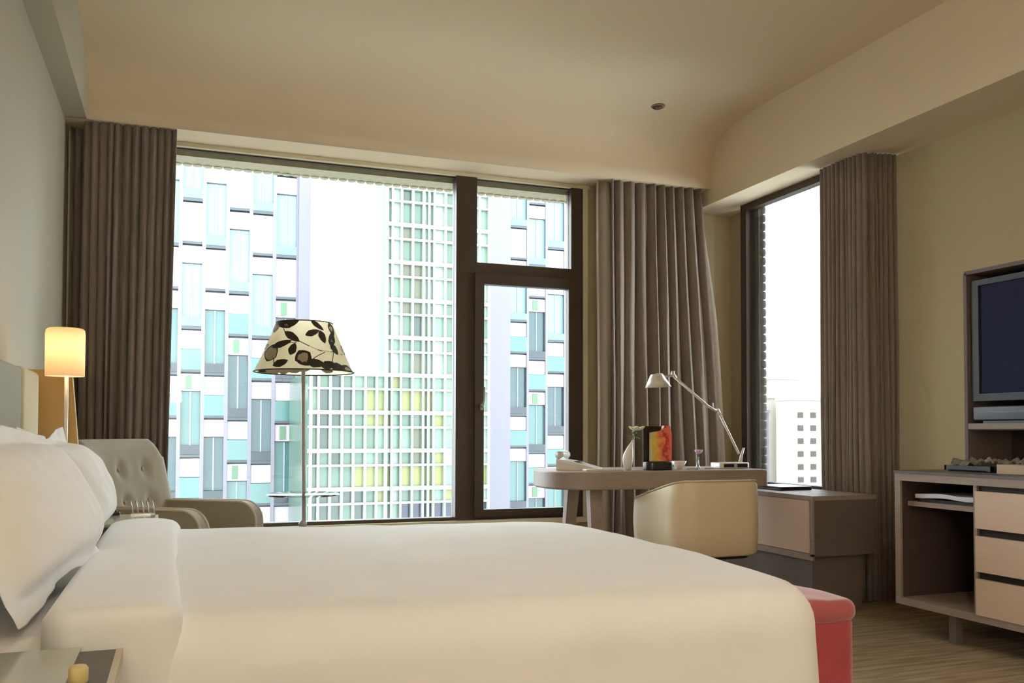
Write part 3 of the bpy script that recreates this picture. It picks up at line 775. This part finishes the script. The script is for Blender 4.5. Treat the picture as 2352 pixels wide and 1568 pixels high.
# desk lamp
YL = 4.42
def dl(x, y): q = atY(x, y, YL); return Vector((q.x, YL, q.z))
base = dl(1676, 1084)
lm = thing('desk_lamp', 'silver adjustable desk lamp arching over the desk', 'lamp', (base.x, YL, ZD))
bm = B(); softbox(bm, base.x-.098, base.x+.098, YL-.06, YL+.06, ZD, ZD+.034, .02, .006)
bs = wp('lamp_base', bm, M_alu, lm)
for sx_ in (-.045, .045):
    bm = B(); softbox(bm, base.x+sx_-.034, base.x+sx_+.034, YL-.064, YL-.056, ZD+.008, ZD+.027, .003, .002); sl = wp('slot', bm, M_blk, bs); sl['label'] = 'dark slot in the lamp base'
post0 = dl(1700, 1075); post1 = dl(1703, 1045)
bm = B(); tube(bm, [(post0.x, YL, ZD+.03), post1, dl(1708, 1028)], [.011, .008, .006], 10); wp('post', bm, M_alu, lm)
bm = B(); tube(bm, [dl(1697, 1042), dl(1651, 947)], .0068, 10); wp('lower_arm', bm, M_alu, lm)
bm = B(); tube(bm, [dl(1654, 948), dl(1625, 932), dl(1550, 866)], [.006, .008, .0075], 10); wp('upper_arm', bm, M_alu, lm)
bm = B(); tube(bm, [dl(1651, 952)+Vector((0, -.012, 0)), dl(1651, 940)+Vector((0, .012, 0))], .010, 12); tube(bm, [dl(1639, 938), dl(1637, 925)], .004, 8); wp('elbow_joint', bm, M_alu, lm)
bm = B(); tube(bm, [dl(1553, 868), dl(1545, 860), dl(1545, 852)], [.008, .013, .010], 12); tube(bm, [dl(1547, 862), dl(1518, 866)], .007, 10); wp('head_joint', bm, M_alu, lm)
c0 = dl(1508, 858); c1 = dl(1512, 889)
r0, r1 = .034, .074; ax = (c1-c0)
rings = []
for k, (t_, rr, ) in enumerate(((0, .006), (0, .028), (.03, r0), (.5, (r0+r1)/2), (1, r1), (1, r1-.004), (.5, (r0+r1)/2-.004), (.06, r0-.004), (.06, .004))):
    p = c0+ax*t_
    rings.append([(p.x+rr*math.cos(2*PI*j/40), p.y+rr*math.sin(2*PI*j/40), p.z-.012*(math.cos(2*PI*j/40))*-.3) for j in range(40)])
bm = B(); loft(bm, rings, True); hs = wp('lamp_shade', bm, M_alu, lm, smooth=True)

# ================================================================ SIDE CABINET
CX0, CX1, CY0, CY1 = 3.12, 3.535, 3.86, 5.05
sc = thing('side_cabinet', 'low taupe cabinet with a blush drawer front between desk and side window', 'cabinet', (3.33, 4.4, 0))
bm = B(); box(bm, CX0+.012, CX1, CY0, CY1, .305, .60); wp('cabinet_body', bm, M_wood_d, sc, bev=.003)
bm = B(); box(bm, CX0, CX1+.003, CY0-.004, CY1, .60, .623); wp('top_board', bm, M_woodh, sc, bev=.003)
bm = B(); box(bm, CX0, CX0+.013, CY0, CY0+.02, .305, .60); box(bm, CX0, CX0+.013, CY0, CY1, .285, .318); wp('front_frame', bm, M_wood, sc, bev=.002)
for k in range(2):
    a_ = CY0+.024+k*.56; bm = B(); box(bm, CX0-.004, CX0+.012, a_, a_+.55, .322, .597); wp('drawer', bm, M_draw, sc, bev=.003)
bm = B(); box(bm, CX0+.03, CX1-.06, CY0+.04, CY1-.04, 0, .305); wp('plinth', bm, M_wood_d, sc)
t = thing('laptop', 'closed black laptop lying on the low side cabinet', 'laptop', (3.36, 4.42, .623))
bm = B(); softbox(bm, -.11, .11, -.13, .15, 0, .012, .012, .003); obj('laptop_base', bm, M_blk, t)
bm = B(); softbox(bm, -.11, .11, -.13, .15, .013, .021, .012, .003); obj('laptop_lid', bm, mat('black_lid', (22, 22, 30), .25), t)

# ================================================================ TV CABINET
TX, TY1, TY0 = 3.27, 3.44, 1.30
tv = thing('media_cabinet', 'long taupe media cabinet with blush drawers beneath the television niche', 'cabinet', (3.57, 2.4, 0))
zt0, zb0 = .763, .134; XK = XR-.004
bm = B()
box(bm, TX, XK, TY0, TY1, .727, zt0); box(bm, TX, XK, TY0, TY1, zb0, .168)
box(bm, TX, XK, TY1-.035, TY1, .168, .727); box(bm, TX, XK, TY0, TY0+.035, .168, .727)
box(bm, TX+.01, XK, 2.972, 2.99, .168, .727); box(bm, XK-.02, XK, TY0+.035, TY1-.035, .168, .727)
wp('carcass', bm, M_wood, tv, bev=.002)
bm = B(); box(bm, TX-.004, XK, TY0-.003, TY1+.003, zt0, zt0+.012); wp('top_panel', bm, M_stone, tv, bev=.002)
bm = B(); box(bm, XK-.03, XK-.021, 2.995, TY1-.04, .170, .725); bp_ = wp('back_panel', bm, M_black, tv)
bm = B(); lathe(bm, [(0, 0), (.05, 0), (.055, .004), (.05, .01), (0, .012)], seg=28); bm.transform(Matrix.Translation((XK-.03, 3.10, .50)) @ Matrix.Rotation(-PI/2, 4, 'Y')); wp('round_vent', bm, M_metaldark, bp_)
bm = B(); box(bm, TX+.045, XK-.03, 2.992, TY1-.037, .605, .628); wp('shelf', bm, M_wood, tv, bev=.002)
for col in range(3):
    ya = 2.972-.004-col*.555; yb = ya-.545
    for (za, zc) in ((.541, .703), (.354, .508), (.166, .322)):
        bm = B(); box(bm, TX-.006, TX+.016, yb, ya, za, zc); wp('drawer', bm, M_draw, tv, bev=.002)
    bm = B(); box(bm, TX+.022, TX+.03, yb, ya, .168, .727); wp('gap_backing', bm, M_black, tv)
for y in (3.13, 1.6):
    for x in (TX+.05, XK-.08): bm = B(); box(bm, x-.02, x+.02, y-.02, y+.02, 0, zb0); wp('leg', bm, M_wood_d, tv)
bm = B(); box(bm, TX+.012, XK-.03, TY1-.0365, TY1-.0355, .169, .726); box(bm, TX+.012, XK-.03, 2.9905, 2.9915, .169, .726); ln = wp('shade_lining', bm, mat('very_dark_taupe', (72, 58, 52), .6), tv)  # dark sheets put the compartment's shade into the colour
# papers on the shelf
bm = B(); box(bm, TX+.07, TX+.40, 3.0, 3.36, .6285, .642); o = obj('folder', bm, M_blk, bev=.002); place(o, (TX+.2, 3.2, .6285)); tag(o, 'black folder lying on the shelf of the media cabinet', 'folder')
bm = B()
def pw(x, y, z): return (x, y, z+.004*math.sin(y*22))
softbox(bm, TX+.06, TX+.36, 2.995, 3.375, .648, .668, .004, .002, step=.04, top_fn=pw); o = obj('magazine', bm, mat('cool_white_paper', (232, 234, 246), .35)); place(o, (TX+.2, 3.2, .6435)); 
tag(o, 'white glossy magazine lying on the black folder inside the media cabinet', 'magazine')
# tray with cloth and box on top
ZT = zt0+.0125
q = atX(2275, 1082, 3.62)
bm = B()
yc = q.y
softbox(bm, 3.46, 3.76, yc-.15, yc+.12, ZT, ZT+.012, .03, .004)
for s_ in ((3.46, 3.47, yc-.15, yc+.12), (3.75, 3.76, yc-.15, yc+.12), (3.46, 3.76, yc-.15, yc-.14), (3.46, 3.76, yc+.11, yc+.12)): box(bm, *s_, ZT+.004, ZT+.028)
o = obj('tray', bm, M_tray, bev=.002); place(o, (3.6, yc, ZT)); tag(o, 'black tray on the media cabinet below the television', 'tray')
bm = B(); rings = []
nx, ny = 26, 22
V = [[bm.verts.new((3.50+.22*i/nx, yc-.12+.24*j/ny, ZT+.032+.022*abs(noise.noise(Vector((i*.22, j*.3, 4))))*2+.012*math.sin(i*.5+j*.3))) for j in range(ny+1)] for i in range(nx+1)]
for i in range(nx):
    for j in range(ny): bm.faces.new((V[i][j], V[i+1][j], V[i+1][j+1], V[i][j+1]))
bmesh.ops.solidify(bm, geom=bm.faces[:], thickness=.003)
o = obj('napkin', bm, mat('pale_cloth', (178, 166, 154), .8), smooth=True); place(o, (3.6, yc, ZT+.012)); tag(o, 'crumpled pale napkin lying in the black tray', 'napkin')
bm = B(); q2 = atX(2345, 1085, 3.5); softbox(bm, 3.40, 3.52, q2.y-.12, q2.y+.04, ZT, ZT+.042, .004, .003)
o = obj('box', bm, mat('beige_card', (188, 166, 140), .7)); place(o, (3.46, q2.y, ZT)); tag(o, 'small beige box right of the black tray on the media cabinet', 'box')

# ================================================================ TELEVISION
te = thing('television', 'dark flat television in a grey bezel inside the wall niche', 'television', (XR+.06, 2.95, NZ0))
TVX = XR+.012; ty1, ty0 = 3.540, 2.45; tz0, tz1 = 1.122, 1.752
bm = B()
bw_ = .042
box(bm, TVX, TVX+.09, ty1-bw_, ty1, tz0, tz1); box(bm, TVX, TVX+.09, ty0, ty0+bw_, tz0, tz1)
box(bm, TVX, TVX+.09, ty0+bw_, ty1-bw_, tz1-bw_*.7, tz1); box(bm, TVX, TVX+.09, ty0+bw_, ty1-bw_, tz0, tz0+bw_*.9)
box(bm, TVX+.02, TVX+.09, ty0+bw_, ty1-bw_, tz0+bw_*.9, tz1-bw_*.7)
wp('bezel', bm, M_bezel, te, bev=.004)
bm = B(); box(bm, TVX+.010, TVX+.018, ty0+bw_+.001, ty1-bw_-.001, tz0+bw_*.9+.001, tz1-bw_*.7-.001); wp('screen', bm, M_screen, te)
bm = B(); box(bm, TVX+.03, TVX+.07, 2.85, 3.15, NZ0, tz0); wp('stand', bm, M_blk, te)
sb = thing('soundbar', 'slim dark soundbar below the television in the niche', 'soundbar', (TVX, 2.95, NZ0))
bm = B(); softbox(bm, TVX-.02, TVX+.022, 2.46, 3.525, NZ0+.012, NZ0+.088, .012, .008); wp('speaker_case', bm, mat('glossy_dark_grey', (34, 36, 46), .35), sb)
bm = B(); box(bm, TVX-.018, TVX+.02, 2.5, 3.46, NZ0, NZ0+.012); wp('foot', bm, M_blk, sb)
bm = B(); tube(bm, [(TVX-.018, 2.47, NZ0+.056), (TVX-.018, 3.495, NZ0+.056)], .004, 8); wp('trim_line', bm, M_pole, sb)

# ================================================================ DOWNLIGHT(S)
def downlight(x, y, z, label, power=0, r=.042):
    t = thing('ceiling_downlight', label, 'ceiling light', (x, y, z), 0, 'recessed ceiling downlights')
    bm = B(); lathe(bm, [(r*.72, -.004), (r, -.006), (r+.004, 0), (r*.72, 0)], seg=32, cap=False); obj('ring', bm, mat('downlight_ring', (150, 132, 104), .5), t, smooth=False)
    bm = B(); lathe(bm, [(0, -.002), (r*.72, -.002), (r*.72, -.012), (r*.2, -.016), (0, -.016)], seg=24, cap=False); obj('lamp_cap', bm, mat('downlight_inner', (88, 74, 54), .5), t)
    if power:
        l = bpy.data.lights.new('added_fill_light', 'AREA'); l.shape = 'DISK'; l.size = r*1.4; l.energy = power; l.color = (1, .96, .90); l.spread = math.radians(150)
        o = bpy.data.objects.new('added_fill_light', l); C.objects.link(o); o.location = (0, 0, -.03); o.parent = t
    return t
downlight(2.85, 4.99, ZC-.018, 'small round downlight in the ceiling above the desk')
for i, (x, y) in enumerate(((1.0, .6), (2.6, .6), (1.0, -1.2), (2.6, -1.2))):  # unseen downlights added to lift the room's brightness
    downlight(x, y, ZC, 'unseen round downlight added behind the viewpoint for fill light', power=4)

# unseen standing lamp added behind the viewpoint to brighten the room
rl = thing('added_fill_lamp', 'unseen drum-shade lamp added behind the viewpoint for fill light', 'lamp', (-.2, -1.6, 0))
bm = B(); lathe(bm, [(.14, 0), (.14, .015), (.012, .03)], seg=32); obj('lamp_base', bm, M_pole, rl)
bm = B(); tube(bm, [(0, 0, .02), (0, 0, 1.5)], .011, 12); obj('pole', bm, M_pole, rl)
bm = B(); lathe(bm, [(.24, 1.35), (.22, 1.65)], seg=48, cap=False); obj('lamp_shade', bm, mat('open_linen_shade', (252, 249, 243), .8, trans=.75), rl, smooth=True)
l = bpy.data.lights.new('added_fill_lamp_light', 'POINT'); l.energy = 95; l.color = (1, .97, .93); l.shadow_soft_size = .05
o = bpy.data.objects.new('added_fill_lamp_light', l); C.objects.link(o); o.location = (-.2, -1.6, 1.5)

# bedside lamp light
l = bpy.data.lights.new('bedside_bulb_light', 'POINT'); l.energy = 1.2; l.color = (1, .86, .68); l.shadow_soft_size = .02
o = bpy.data.objects.new('bedside_bulb_light', l); C.objects.link(o); o.location = (LX, LY, 1.262)

# ================================================================ OUTSIDE
GZ = -32
bm = B(); box(bm, -400, 600, 12, 700, GZ-1, GZ); struct('ground', bm, mat('pale_street', (150, 150, 146), .9), 'street level far below')
E_white = mat('facade_white_panel', (176, 168, 178), .6)
E_fin = mat('facade_lilac_concrete', (124, 121, 132), .7)
E_line = mat('facade_dark_slab', (66, 76, 82), .6)
E_gl = [mat('facade_glass_washed_out', (118, 166, 174), .25), mat('facade_glass_teal', (72, 110, 108), .2), mat('facade_glass_deep', (48, 76, 80), .2)]  # pale upper panes have glare and haze washout put into their colour
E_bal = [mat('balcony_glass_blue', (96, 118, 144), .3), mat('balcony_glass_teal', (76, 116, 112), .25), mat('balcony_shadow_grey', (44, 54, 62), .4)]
E_mull = mat('facade_mullion', (140, 156, 160), .5)
E_green = mat('window_curtain_green', (70, 98, 74), .6)
def chequer_tower(name, label, Y, cols, offs, cyc, pyt, pyb, fin, depth, body_px):
    """apartment tower: columns of alternating one- and two-storey cells. pixel values only set sizes and heights"""
    zc = lambda y: atY(900, y, Y).z
    t = thing(name, label, 'building', (atY((body_px[0]+body_px[1])/2, 1000, Y).x, Y+depth/2, GZ))
    bm = B(); xa, xb = atY(body_px[0], 1000, Y).x, atY(body_px[1], 1000, Y).x
    box(bm, xa, xb, Y, Y+depth, GZ, zc(pyt-260)); wp('wall', bm, E_fin, t)
    bm = B()
    for c in list(cols)+[cols[-1]+(cols[-1]-cols[-2])]:
        x = atY(c, 1000, Y).x; box(bm, x-.13, x+.13, Y-.5, Y, GZ, zc(pyt-260))
    wp('fins', bm, E_fin, t)
    if fin:
        bm = B(); x0_, x1_ = atY(fin[0], 1000, Y).x, atY(fin[1], 1000, Y).x
        box(bm, x0_, x1_, Y-.9, Y, GZ, zc(pyt-260)); cw = wp('corner_pier', bm, E_fin, t)
    w = cols[1]-cols[0]
    for ci, c in enumerate(cols):
        x0_ = atY(c, 1000, Y).x+.13; x1_ = atY(c+w, 1000, Y).x-.13; xm = (x0_+x1_)/2
        k0 = offs[ci % len(offs)]
        y = k0-3*cyc
        while y < pyb:
            T0, T1 = y, y+cyc*.665; W0, W1 = T1, y+cyc
            if T1 > pyt-40 and T0 < pyb:
                hgt = T1-T0; lvl = 0 if T1 < 800 else 1  # upper storeys take the paler colours that imitate washout
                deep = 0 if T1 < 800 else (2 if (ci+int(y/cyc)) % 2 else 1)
                bm = B(); box(bm, x0_, x1_, Y-.35, Y-.02, zc(T0+hgt*.22), zc(T0+hgt*.02))
                if lvl and ci % 2: 
                    wpn = wp('white_panel', bm, E_white, t)
                    bm = B(); box(bm, x0_+.25*(x1_-x0_), x0_+.55*(x1_-x0_), Y-.42, Y-.35, zc(T0+hgt*.20), zc(T0+hgt*.04)); wp('small_window', bm, E_green, wpn)
                else: wp('white_panel', bm, E_white, t)
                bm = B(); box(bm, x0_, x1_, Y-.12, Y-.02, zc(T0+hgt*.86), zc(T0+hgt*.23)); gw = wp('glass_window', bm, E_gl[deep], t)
                bm = B(); box(bm, xm-.05, xm+.05, Y-.2, Y-.12, zc(T0+hgt*.86), zc(T0+hgt*.23)); wp('mullion', bm, E_mull, gw)
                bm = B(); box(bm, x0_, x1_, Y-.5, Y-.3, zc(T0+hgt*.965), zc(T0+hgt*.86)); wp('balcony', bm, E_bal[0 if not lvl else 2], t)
                bm = B(); box(bm, x0_, x1_, Y-.5, Y-.02, zc(T1), zc(T0+hgt*.968)); wp('slab', bm, E_line, t)
            if W1 > pyt-40 and W0 < pyb:
                hgt = W1-W0; lvl = 0 if W1 < 720 else 1
                bm = B(); box(bm, x0_, x1_, Y-.35, Y-.02, zc(W0+hgt*(.96 if not lvl else .46)), zc(W0+hgt*.03)); wp('white_panel', bm, E_white, t)
                if lvl: bm = B(); box(bm, x0_, x1_, Y-.5, Y-.3, zc(W0+hgt*.94), zc(W0+hgt*.47)); wp('balcony', bm, E_bal[1], t)
                bm = B(); box(bm, x0_, x1_, Y-.5, Y-.02, zc(W1), zc(W0+hgt*.94)); wp('slab', bm, E_line, t)
            y += cyc
    return t
chequer_tower('apartment_building', 'apartment tower with a chequered glass and white front, left of the floor lamp', 70, [355, 409, 463, 517, 571, 625], [602-181, 505-181, 602-181, 697-181, 520-181, 612-181], 271, 360, 1200, (679, 706), 14, (200, 706))
chequer_tower('apartment_building', 'apartment tower seen through the casement, right of the dark mullion', 88, [1165, 1208, 1251, 1294, 1337], [350, 440, 395, 500, 420], 226, 430, 1200, (1118, 1165), 16, (1118, 1400))

# grid-fronted office blocks
E_grid = mat('office_grid_white', (158, 172, 160), .5)
E_p = {'g': mat('office_pane_green', (80, 108, 90), .2), 'd': mat('office_pane_dark', (54, 72, 66), .2), 'y': mat('office_pane_lime', (128, 134, 70), .3), 'p': mat('office_pane_pale', (112, 142, 122), .3),
       'n': mat('office_pane_navy', (36, 46, 70), .2), 'o': mat('office_pane_olive', (88, 92, 68), .3), 'w': mat('office_pane_white', (150, 166, 158), .3)}
def grid_block(label, Y, px0, px1, cols, ytop, ybot, colour):
    zc = lambda y: atY(900, y, Y).z; xx = lambda x: atY(x, 1000, Y).x
    t = thing('office_building', label, 'building', ((xx(px0)+xx(px1))/2, Y+5, GZ))
    bm = B(); box(bm, xx(px0), xx(px1), Y, Y+10, GZ, zc(ytop)); wp('wall', bm, E_p['g'], t)
    rows = []
    y = 948-86.3*7
    while y < 1500:
        rows += [(y, 7), (y+33, 3)]; y += 86.3
    rows = [q for q in rows if ytop-5 < q[0] < ybot+60]
    bm = B()
    for c in cols: box(bm, xx(c)-.075, xx(c)+.075, Y-.45, Y, GZ, zc(ytop))
    for y_, th in rows: box(bm, xx(px0), xx(px1), Y-.38, Y, zc(y_+th/2+1), zc(y_-th/2-1))
    box(bm, xx(px0), xx(px1), Y-.5, Y+.3, zc(ytop+5), zc(ytop-3))
    wp('facade_grid', bm, E_grid, t)
    panes = []
    ys = [ytop]+[q[0] for q in rows]
    for a, b_ in zip(cols, cols[1:]):
        for ya, yb in zip(ys, ys[1:]):
            if yb-ya > 10: panes.append(((b_-a)*(yb-ya), a, b_, ya, yb))
    panes.sort(key=lambda q: -q[0])
    rest = {}
    for i, (ar, a, b_, ya, yb) in enumerate(panes):
        c = colour((a+b_)/2, (ya+yb)/2, yb-ya)
        if i < 98:
            bm = B(); box(bm, xx(a)+.03, xx(b_)-.03, Y-.06, Y-.01, zc(yb), zc(ya)); wp('pane', bm, E_p[c], t)
        else: rest.setdefault(c, []).append((a, b_, ya, yb))
    if rest:
        bm = B(); ms = list(rest)
        for mi, c in enumerate(ms):
            for a, b_, ya, yb in rest[c]: box(bm, xx(a)+.03, xx(b_)-.03, Y-.06, Y-.01, zc(yb), zc(ya), mi)
        o = wp('panes', bm, [E_p[c] for c in ms], t); o['kind'] = 'stuff'
    # slab shadow dashes behind the double rail
    return t
rc = random.Random(4)
def col_low(x, y, h):
    if y > 1152 and x > 915: return 'n'
    if 1067 < y < 1120: return 'y' if x > 808 else 'g' if rc.random() < .6 else 'o'
    if y < 955: return rc.choice('gdgp') if x < 830 else rc.choice('pyg')
    if x < 830: return rc.choice('ggdd')
    return rc.choice('pgpy')
def col_tow(x, y, h):
    if y > 1152: return 'n' if x > 915 else 'p'
    if 1067 < y < 1120: return rc.choice('yyyp')
    if 895 < y < 948: return rc.choice('yyp')
    if y > 860: return rc.choice('ogpg') if 915 < x < 975 else rc.choice('ppyw')
    if 915 < x < 970: return rc.choice('gdgo')
    if 1020 < x < 1045: return 'g'
    return rc.choice('wwp')
grid_block('lower green glass office block with a white grid front behind the floor lamp pole', 58, 706, 882, [712, 729, 756, 783, 809, 836, 862, 882], 858, 1260, col_low)
grid_block('tall green glass office tower with a white grid front left of the dark mullion', 60, 882, 1118, [884, 896, 917, 943, 968, 980, 992, 1018, 1044, 1070, 1096, 1118], 240, 1260, col_tow)
# distant city through the side window
E_far = mat('far_white_render', (196, 192, 180), .8); E_farw = mat('far_window_grey', (96, 88, 80), .5); E_fard = mat('far_grey_stack', (140, 134, 140), .7)
def far_block(label, Y, x0_, x1_, yt, wins, depth=7, mt=None):
    zc = lambda y: atY(1800, y, Y).z; xx = lambda x: atY(x, 1000, Y).x
    t = thing('far_building', label, 'building', (xx((x0_+x1_)/2), Y, GZ))
    bm = B(); box(bm, xx(x0_), xx(x1_), Y, Y+depth, GZ, zc(yt)); box(bm, xx(x0_)-.3, xx(x1_)+.3, Y-.4, Y+depth, zc(yt+3), zc(yt-3)); wp('wall', bm, mt or E_far, t)
    for (a, b_, ya, yb) in wins:
        bm = B(); box(bm, xx(a), xx(b_), Y-.12, Y-.02, zc(yb), zc(ya)); wp('window', bm, E_farw, t)
    return t
wins = [(x, x+13, y, y+13) for x in (1832, 1861, 1890, 1919) for y in range(946, 1180, 30)]
far_block('distant pale tower block with rows of small windows through the side window', 190, 1822, 1950, 915, wins)
far_block('distant pale block lower left through the side window', 200, 1765, 1822, 912, [(x, x+8, y, y+12) for x in (1790,) for y in range(976, 1180, 31)])
far_block('distant slim grey tower low in the side window', 180, 1753, 1766, 945, [], 8, E_fard)
far_block('farthest hazy roof block behind the pale blocks', 240, 1780, 1835, 868, [])

for k_, m_ in MATS.items():
    if k_.split('_')[0] in ('facade', 'office', 'balcony'):
        i_ = m_.node_tree.nodes['Principled BSDF'].inputs['Base Color']; c_ = i_.default_value; i_.default_value = (c_[0]*.64, c_[1]*.64, c_[2]*.64, 1)
# world: bright overcast
w = bpy.data.worlds.new('World'); bpy.context.scene.world = w; w.use_nodes = True
N = w.node_tree.nodes; L = w.node_tree.links; bg = N['Background']
bg.inputs['Color'].default_value = (.90, .97, 1.04, 1); bg.inputs['Strength'].default_value = 5.3

# ================================================================ CAMERA
cam = bpy.data.cameras.new('camera'); co = bpy.data.objects.new('camera', cam); C.objects.link(co)
cam.sensor_width = 36; cam.lens = 36*FPX/2352; cam.shift_y = (CY-784)/2352; cam.clip_end = 1000; cam.clip_start = .05
Mx = Matrix((Rv, Uv, -Fv)).transposed().to_4x4(); Mx.translation = Vector((0, 0, H)); co.matrix_world = Mx
bpy.context.scene.camera = co
vs = bpy.context.scene.view_settings
vs.view_transform = 'Standard'; vs.look = 'None'; vs.gamma = 1; vs.use_curve_mapping = False; vs.exposure = .93
